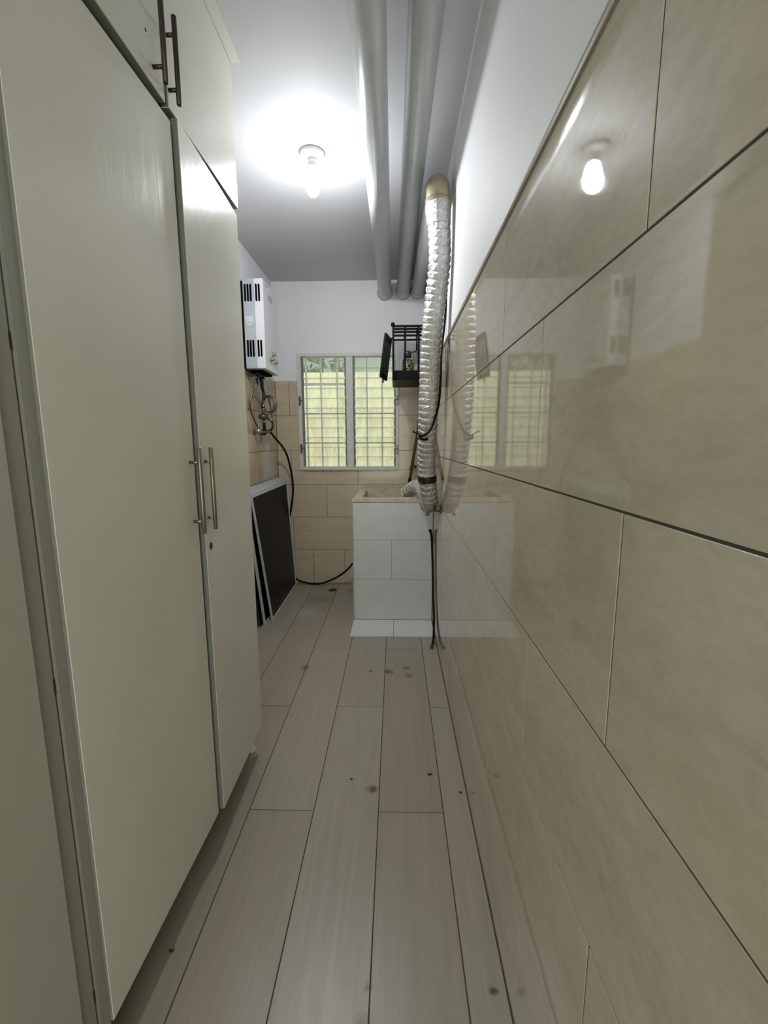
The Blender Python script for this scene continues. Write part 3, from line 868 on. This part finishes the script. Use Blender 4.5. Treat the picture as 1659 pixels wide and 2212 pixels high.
# printed name plate (five illegible grey letters) and badge
lx = -0.8932
for i, y in enumerate((3.262, 3.282, 3.302, 3.322, 3.342)):
    m = MB().box(lx-0.002, lx+0.0006, y, y+0.005, 2.276, 2.312)
    if i % 2: m.box(lx-0.002, lx+0.0006, y, y+0.015, 2.304, 2.312)
    else: m.box(lx-0.002, lx+0.0006, y, y+0.014, 2.276, 2.283)
    m.build('logo_letter', 'logo_grey', cov)
MB().box(lx-0.002, lx+0.0006, 3.20, 3.25, 2.353, 2.360).build('badge', 'logo_grey', cov)
for y in (3.235, 3.315, 3.385):
    MB().tube([(-0.990, y, 1.799), (-0.990, y, 1.765)], 0.013, 14).build('pipe_stub', 'steel_dark', wh)
MB().box(-1.025, -0.935, 3.20, 3.43, 1.780, 1.797).build('burner_tray', 'slot_black', wh)

# hoses and valves under the heater
def hose(name, pts, r, mat, label, grp, ends=None, n=10):
    t = thing(name, pts[-1], label, 'hose', grp)
    p = spline(pts, n)
    MB().tube(p, r, 12).build('hose_body', mat, t)
    for s in (0, -1):
        q0 = p[s]; q1 = p[1] if s == 0 else p[-2]
        d = (q1-q0).normalized()
        MB().tube([q0, q0+d*0.022], r*1.35, 12).build('coupling', 'chrome', t)
    return t
GH = 'hoses under the water heater'
h1 = hose('braided_hose', [(-0.990, 3.235, 1.765), (-1.000, 3.228, 1.69), (-1.020, 3.185, 1.62), (-1.028, 3.170, 1.55), (-1.026, 3.215, 1.47), (-1.012, 3.285, 1.395)], 0.0072, 'hose_grey', 'grey braided hose bowing left from the water heater', GH)
MB().tube([(-0.990, 3.235, 1.762), (-0.992, 3.236, 1.70)], 0.0105, 12).build('blue_sleeve', 'blue_sleeve', h1)
coil = [(-0.990, 3.315, 1.765), (-0.990, 3.34, 1.70), (-0.985, 3.40, 1.64)]
cc = Vector((-0.985, 3.50, 1.585))
nt_ = 2.75
for i in range(0, 34):
    a = math.radians(195)+i/33*nt_*2*math.pi
    coil.append((cc.x+0.050*math.cos(a), cc.y-0.045+i*0.0026, cc.z+0.060*math.sin(a)))
coil += [(-0.985, 3.56, 1.515), (-0.985, 3.565, 1.492)]
h2 = hose('braided_hose', coil, 0.0062, 'hose_grey', 'grey braided hose coiled in loops under the heater', GH, n=5)
MB().tube([(-0.990, 3.316, 1.762), (-0.990, 3.342, 1.695), (-0.988, 3.370, 1.665)], 0.0105, 12).build('blue_sleeve', 'blue_sleeve', h2)
h3 = hose('braided_hose', [(-0.990, 3.385, 1.765), (-0.998, 3.395, 1.70), (-1.008, 3.42, 1.62), (-1.012, 3.435, 1.555)], 0.0078, 'hose_grey', 'short straight dark hose below the heater reaching the valve', GH)
vv = thing('valve_manifold', (-1.03, 3.44, 1.37), 'cluster of tarnished metal shutoff valves on tiled left wall', 'valve')
MB().tube([(-1.012, 3.435, 1.565), (-1.012, 3.435, 1.50), (-1.012, 3.432, 1.372)], [0.0125, 0.0115, 0.0125], 14).build('riser_pipe', 'steel_dark', vv)
MB().tube([(-1.012, 3.435, 1.548), (-1.012, 3.435, 1.535)], 0.0165, 6).build('hex_nut', 'chrome', vv)
MB().tube([(-1.012, 3.435, 1.452), (-1.012, 3.435, 1.443)], 0.015, 6).build('hex_nut', 'chrome', vv)
MB().tube([(-1.045, 3.435, 1.487), (-1.012, 3.435, 1.487), (-0.996, 3.465, 1.487)], 0.018, 14).build('tee_body', 'nickel_old', vv)
MB().tube([(-1.000, 3.46, 1.478), (-0.990, 3.50, 1.472), (-0.986, 3.565, 1.466)], [0.013, 0.015, 0.017], 14).build('valve_barrel', 'chrome', vv)
MB().tube([(-0.986, 3.565, 1.466), (-0.985, 3.565, 1.500)], 0.0125, 12).build('sealing_tape', 'yellow_tape', vv)
MB().tube(spline([(-0.986, 3.565, 1.462), (-0.984, 3.575, 1.43), (-0.992, 3.58, 1.40), (-1.016, 3.585, 1.385)], 6), 0.010, 12).build('bent_pipe', 'nickel_old', vv)
MB().tube([(-1.044, 3.285, 1.370), (-1.012, 3.285, 1.370), (-0.995, 3.285, 1.366)], [0.016, 0.018, 0.012], 14).build('shutoff_body', 'chrome', vv)
MB().tube([(-1.012, 3.285, 1.352), (-1.012, 3.285, 1.395)], 0.0125, 6).build('hex_nut', 'chrome', vv)
MB().tube([(-1.012, 3.285, 1.366), (-1.012, 3.43, 1.366), (-1.012, 3.59, 1.380)], 0.0115, 12).build('cross_pipe', 'nickel_old', vv)
MB().tube([(-1.046, 3.42, 1.366), (-1.006, 3.42, 1.364), (-0.988, 3.42, 1.360)], [0.017, 0.020, 0.013], 14).build('shutoff_body', 'steel_dark', vv)
MB().tube([(-1.047, 3.52, 1.374), (-1.005, 3.52, 1.374)], [0.016, 0.021], 14).build('shutoff_body', 'nickel_old', vv)
MB().box(-0.990, -0.984, 3.395, 3.445, 1.345, 1.358).build('lever', 'chrome', vv, 0.001)
MB().tube([(-1.016, 3.583, 1.372), (-1.016, 3.603, 1.386)], 0.0135, 12).build('red_nut', 'red_paint', vv)

# ================================================================== LEANING SCREENS
def screen(bl, br, tr, tl, fw, th, label, mat='white_alu', inner='screen_black'):
    """framed insect screen from its four outer corners (near-bottom, far-bottom, far-top, near-top)"""
    P = [Vector(p) for p in (bl, br, tr, tl)]
    t = thing('window_screen', (P[0]+P[1])/2, label, 'window screen', 'screens leaning on the left wall')
    nrm = (P[1]-P[0]).cross(P[3]-P[0]).normalized()
    if nrm.x < 0: nrm = -nrm
    def pt(u, v): return (P[0]*(1-u)+P[1]*u)*(1-v)+(P[3]*(1-u)+P[2]*u)*v
    Wd = (P[1]-P[0]).length; Ht = (P[3]-P[0]).length
    wu = lambda w: w/Wd
    wv = lambda w: w/Ht
    def strip(u0, u1, v0, v1, name, m, f=th, bk=0.0):
        mb = MB(); N = 8
        vs = []; fs = []
        for i in range(N+1):
            for j in range(N+1):
                u = u0+(u1-u0)*i/N; v = v0+(v1-v0)*j/N
                vs.append(pt(u, v)+nrm*f)
        for i in range(N+1):
            for j in range(N+1):
                u = u0+(u1-u0)*i/N; v = v0+(v1-v0)*j/N
                vs.append(pt(u, v)+nrm*bk)
        S = N+1; O = S*S
        for i in range(N):
            for j in range(N):
                fs.append((i*S+j, (i+1)*S+j, (i+1)*S+j+1, i*S+j+1))
                fs.append((O+i*S+j, O+i*S+j+1, O+(i+1)*S+j+1, O+(i+1)*S+j))
        for i in range(N):
            fs.append((i*S, O+i*S, O+(i+1)*S, (i+1)*S)); fs.append((i*S+N, (i+1)*S+N, O+(i+1)*S+N, O+i*S+N))
            fs.append((i, i+1, O+i+1, O+i)); fs.append((N*S+i, O+N*S+i, O+N*S+i+1, N*S+i+1))
        mb.add(vs, fs)
        return mb.build(name, m, t)
    fb, ft, fs_ = fw
    strip(0, 1, 0, wv(fb), 'frame_rail', mat)
    strip(0, 1, 1-wv(ft), 1, 'frame_rail', mat)
    strip(0, wu(fs_), wv(fb), 1-wv(ft), 'frame_stile', mat)
    strip(1-wu(fs_), 1, wv(fb), 1-wv(ft), 'frame_stile', mat)
    strip(wu(fs_), 1-wu(fs_), wv(fb), 1-wv(ft), 'mesh_panel', inner, th*0.45, th*0.25)
    return t
screen((-0.912, 3.050, 0.001), (-0.925, 3.890, 0.001), (-0.980, 3.895, 0.964), (-1.024, 3.045, 0.936), (0.008, 0.034, 0.010), 0.014, 'front black mesh screen with thin white frame leaning on left wall')
screen((-0.940, 2.955, 0.001), (-0.952, 3.880, 0.001), (-1.000, 3.885, 0.996), (-1.0385, 2.955, 0.972), (0.012, 0.060, 0.024), 0.012, 'middle screen with broad white top rail leaning behind the front one')
screen((-0.958, 2.925, 0.001), (-0.972, 3.860, 0.001), (-1.016, 3.86, 0.93), (-1.0445, 2.925, 0.90), (0.012, 0.03, 0.008), 0.006, 'rearmost dark-edged screen against the left wall', 'steel_dark')

# ================================================================== WALL RACK
rk = thing('wire_rack', (0.12, 3.53, 1.735), 'black plastic cage rack in the corner beside the window', 'rack')
RX0, RX1, RY0, RY1, RZ0, RZ1 = -0.024, R-0.004, 3.32, 3.76, 1.735, 2.115
MB().box(RX0, RX1, RY0, RY1, RZ0, RZ0+0.012).box(RX0, RX1, RY0, RY0+0.012, RZ0+0.012, RZ0+0.068).box(RX0, RX0+0.010, RY0+0.012, RY1, RZ0+0.012, RZ0+0.060).box(RX0+0.01, RX1, RY1-0.01, RY1, RZ0+0.012, RZ0+0.06).build('tray', 'black_plastic', rk, 0.002)
for x in (RX0+0.007, 0.069, 0.166, RX1-0.007):
    MB().box(x-0.007, x+0.007, RY0, RY0+0.012, RZ0+0.068, RZ1).build('front_post', 'black_plastic', rk, 0.001)
for x in (RX0+0.006, RX1-0.006):
    MB().box(x-0.006, x+0.006, RY1-0.012, RY1, RZ0+0.06, RZ1).build('rear_post', 'black_plastic', rk, 0.001)
for y in (RY0+0.006, 3.405, 3.495, 3.605, RY1-0.008):
    MB().box(RX0, RX1, y-0.011, y+0.011, RZ1-0.012, RZ1).build('top_slat', 'black_plastic', rk, 0.001)
for x in (RX0+0.007, 0.069, 0.166, RX1-0.007):
    MB().box(x-0.006, x+0.006, RY0+0.01, RY1, RZ1-0.010, RZ1-0.001).build('top_rib', 'black_plastic', rk, 0.001)
MB().box(RX0+0.012, RX1-0.012, RY1-0.008, RY1-0.005, RZ0+0.06, RZ1-0.02).build('back_panel', 'smoke_panel', rk)
MB().lathe((RX0+0.004, RY0-0.006, RZ1-0.010), [(0.012, 0), (0.014, 0.004), (0.014, 0.020), (0.010, 0.026)], 14).build('hinge_pin', 'black_plastic', rk)
# opened front door of the rack, hanging askew
hx, hy = RX0-0.004, RY0-0.006
dirv = Vector((-0.036, -0.21, 0)).normalized(); upv = Vector((0.13, 0.0, 1)).normalized()
def dp(s, h, o): return Vector((hx-0.034, hy, 1.728))+dirv*s+upv*h+Vector((dirv.y, -dirv.x, 0))*o
def dbox(s0, s1, h0, h1, o0=0.0, o1=0.012):
    return [dp(s0, h0, o0), dp(s1, h0, o0), dp(s1, h1, o0), dp(s0, h1, o0), dp(s0, h0, o1), dp(s1, h0, o1), dp(s1, h1, o1), dp(s0, h1, o1)]
dm = MB()
dr = MB().hexa(dbox(0, 0.022, 0, 0.30)).hexa(dbox(0.20, 0.222, 0, 0.285)).hexa(dbox(0.022, 0.20, 0, 0.03)).hexa(dbox(0.022, 0.20, 0.262, 0.288)).build('door', 'black_plastic', rk)
for s in (0.065, 0.11, 0.155):
    MB().hexa(dbox(s-0.008, s+0.008, 0.03, 0.262, 0.002, 0.010)).build('door_bar', 'black_plastic', dr)
MB().tube([dp(0.11, 0.005, 0.006), dp(0.11, -0.028, 0.006)], 0.005, 8).build('latch_pin', 'black_plastic', dr)

def text_mesh(body, size, mat, name, parent, mw):
    cu = bpy.data.curves.new(name, 'FONT'); cu.body = body; cu.size = size; cu.extrude = 0.0006
    cu.align_x = 'LEFT'
    tmp = bpy.data.objects.new(name, cu); COL.objects.link(tmp)
    dg = bpy.context.evaluated_depsgraph_get()
    me = bpy.data.meshes.new_from_object(tmp.evaluated_get(dg))
    bpy.data.objects.remove(tmp)
    me.transform(mw); me.materials.clear(); me.materials.append(MATS[mat])
    o = bpy.data.objects.new(name, me); COL.objects.link(o); attach(o, parent)
    return o
ZT = RZ0+0.0125
can = thing('spray_can', (0.088, 3.46, ZT), 'black spray can with yellow lettering inside the cage rack', 'spray can')
MB().lathe((0.088, 3.46, ZT), [(0.036, 0), (0.037, 0.004), (0.037, 0.150), (0.030, 0.163), (0.026, 0.167)], 28).build('can_body', 'can_dark', can)
MB().lathe((0.088, 3.46, ZT), [(0.029, 0.165), (0.0295, 0.205), (0.026, 0.212)], 24).build('cap', 'steel_dark', can)
MB().lathe((0.088, 3.46, ZT), [(0.0374, 0.082), (0.0374, 0.100)], 28).build('gold_band', 'brass_old', can)
mw = Matrix.Translation((0.084, 3.4215, ZT+0.162)) @ Matrix(((0, 1, 0, 0), (0, 0, -1, 0), (-1, 0, 0, 0), (0, 0, 0, 1)))
text_mesh('MORY', 0.050, 'yellow_print', 'lettering', can, mw)
jar = thing('product_pouch', (0.150, 3.50, ZT), 'tan paper-labelled bag beside the spray can in the rack', 'bag')
def pouch():
    mb = MB(); rnd = random.Random(5)
    prof = [(0.030, 0), (0.036, 0.02), (0.037, 0.07), (0.033, 0.105), (0.025, 0.13)]
    mb.lathe((0.150, 3.50, ZT), prof, 18)
    mb.v = [(x+rnd.uniform(-.002, .002), y+rnd.uniform(-.002, .002), z) for x, y, z in mb.v]
    return mb
pouch().build('bag_body', 'tan_label', jar)
mb = MB(); rnd = random.Random(9)
mb.lathe((0.150, 3.50, ZT), [(0.026, 0.131), (0.031, 0.155), (0.028, 0.185), (0.034, 0.215), (0.020, 0.222)], 14)
mb.v = [(x+rnd.uniform(-.005, .005), y+rnd.uniform(-.005, .005), z) for x, y, z in mb.v]
mb.build('clear_top', 'clear_film', jar)
brush = thing('hanging_brush', (0.155, 3.55, 1.99), 'thin black tool hanging from the top of the rack', 'tool')
MB().tube([(0.155, 3.40, RZ1-0.012), (0.155, 3.40, 2.02), (0.155, 3.40, 1.965)], [0.004, 0.005, 0.006], 8).build('tool_shaft', 'black_plastic', brush)
MB().box(0.149, 0.161, 3.396, 3.404, 1.955, 1.972).build('tool_head', 'black_plastic', brush)

# ================================================================== CRUMBS ON THE FLOOR
lab = {0: 'curled dark leaf scrap on the floor near right wall', 1: 'tiny dark crumb on the middle floor plank',
       2: 'black speck on the floor beside the cabinet', 3: 'small dark bit on the floor against right wall'}
for i, (x, y, s) in enumerate(((0.134, 1.551, 0.010), (-0.170, 1.518, 0.004), (-0.572, 0.927, 0.006), (0.241, 1.461, 0.005))):
    rnd = random.Random(20+i); mb = MB()
    mb.tube(spline([(x-s, y, 0.002), (x-s*0.4, y-s*0.5, 0.0028), (x+s*0.4, y-s*0.5, 0.0028), (x+s, y+s*0.2, 0.002)], 3), [0.0012]+[0.0022]*8+[0.001], 6)
    o = mb.build('floor_crumb', 'crumb'); tag(o, lab[i], 'debris', 'crumbs on the floor')
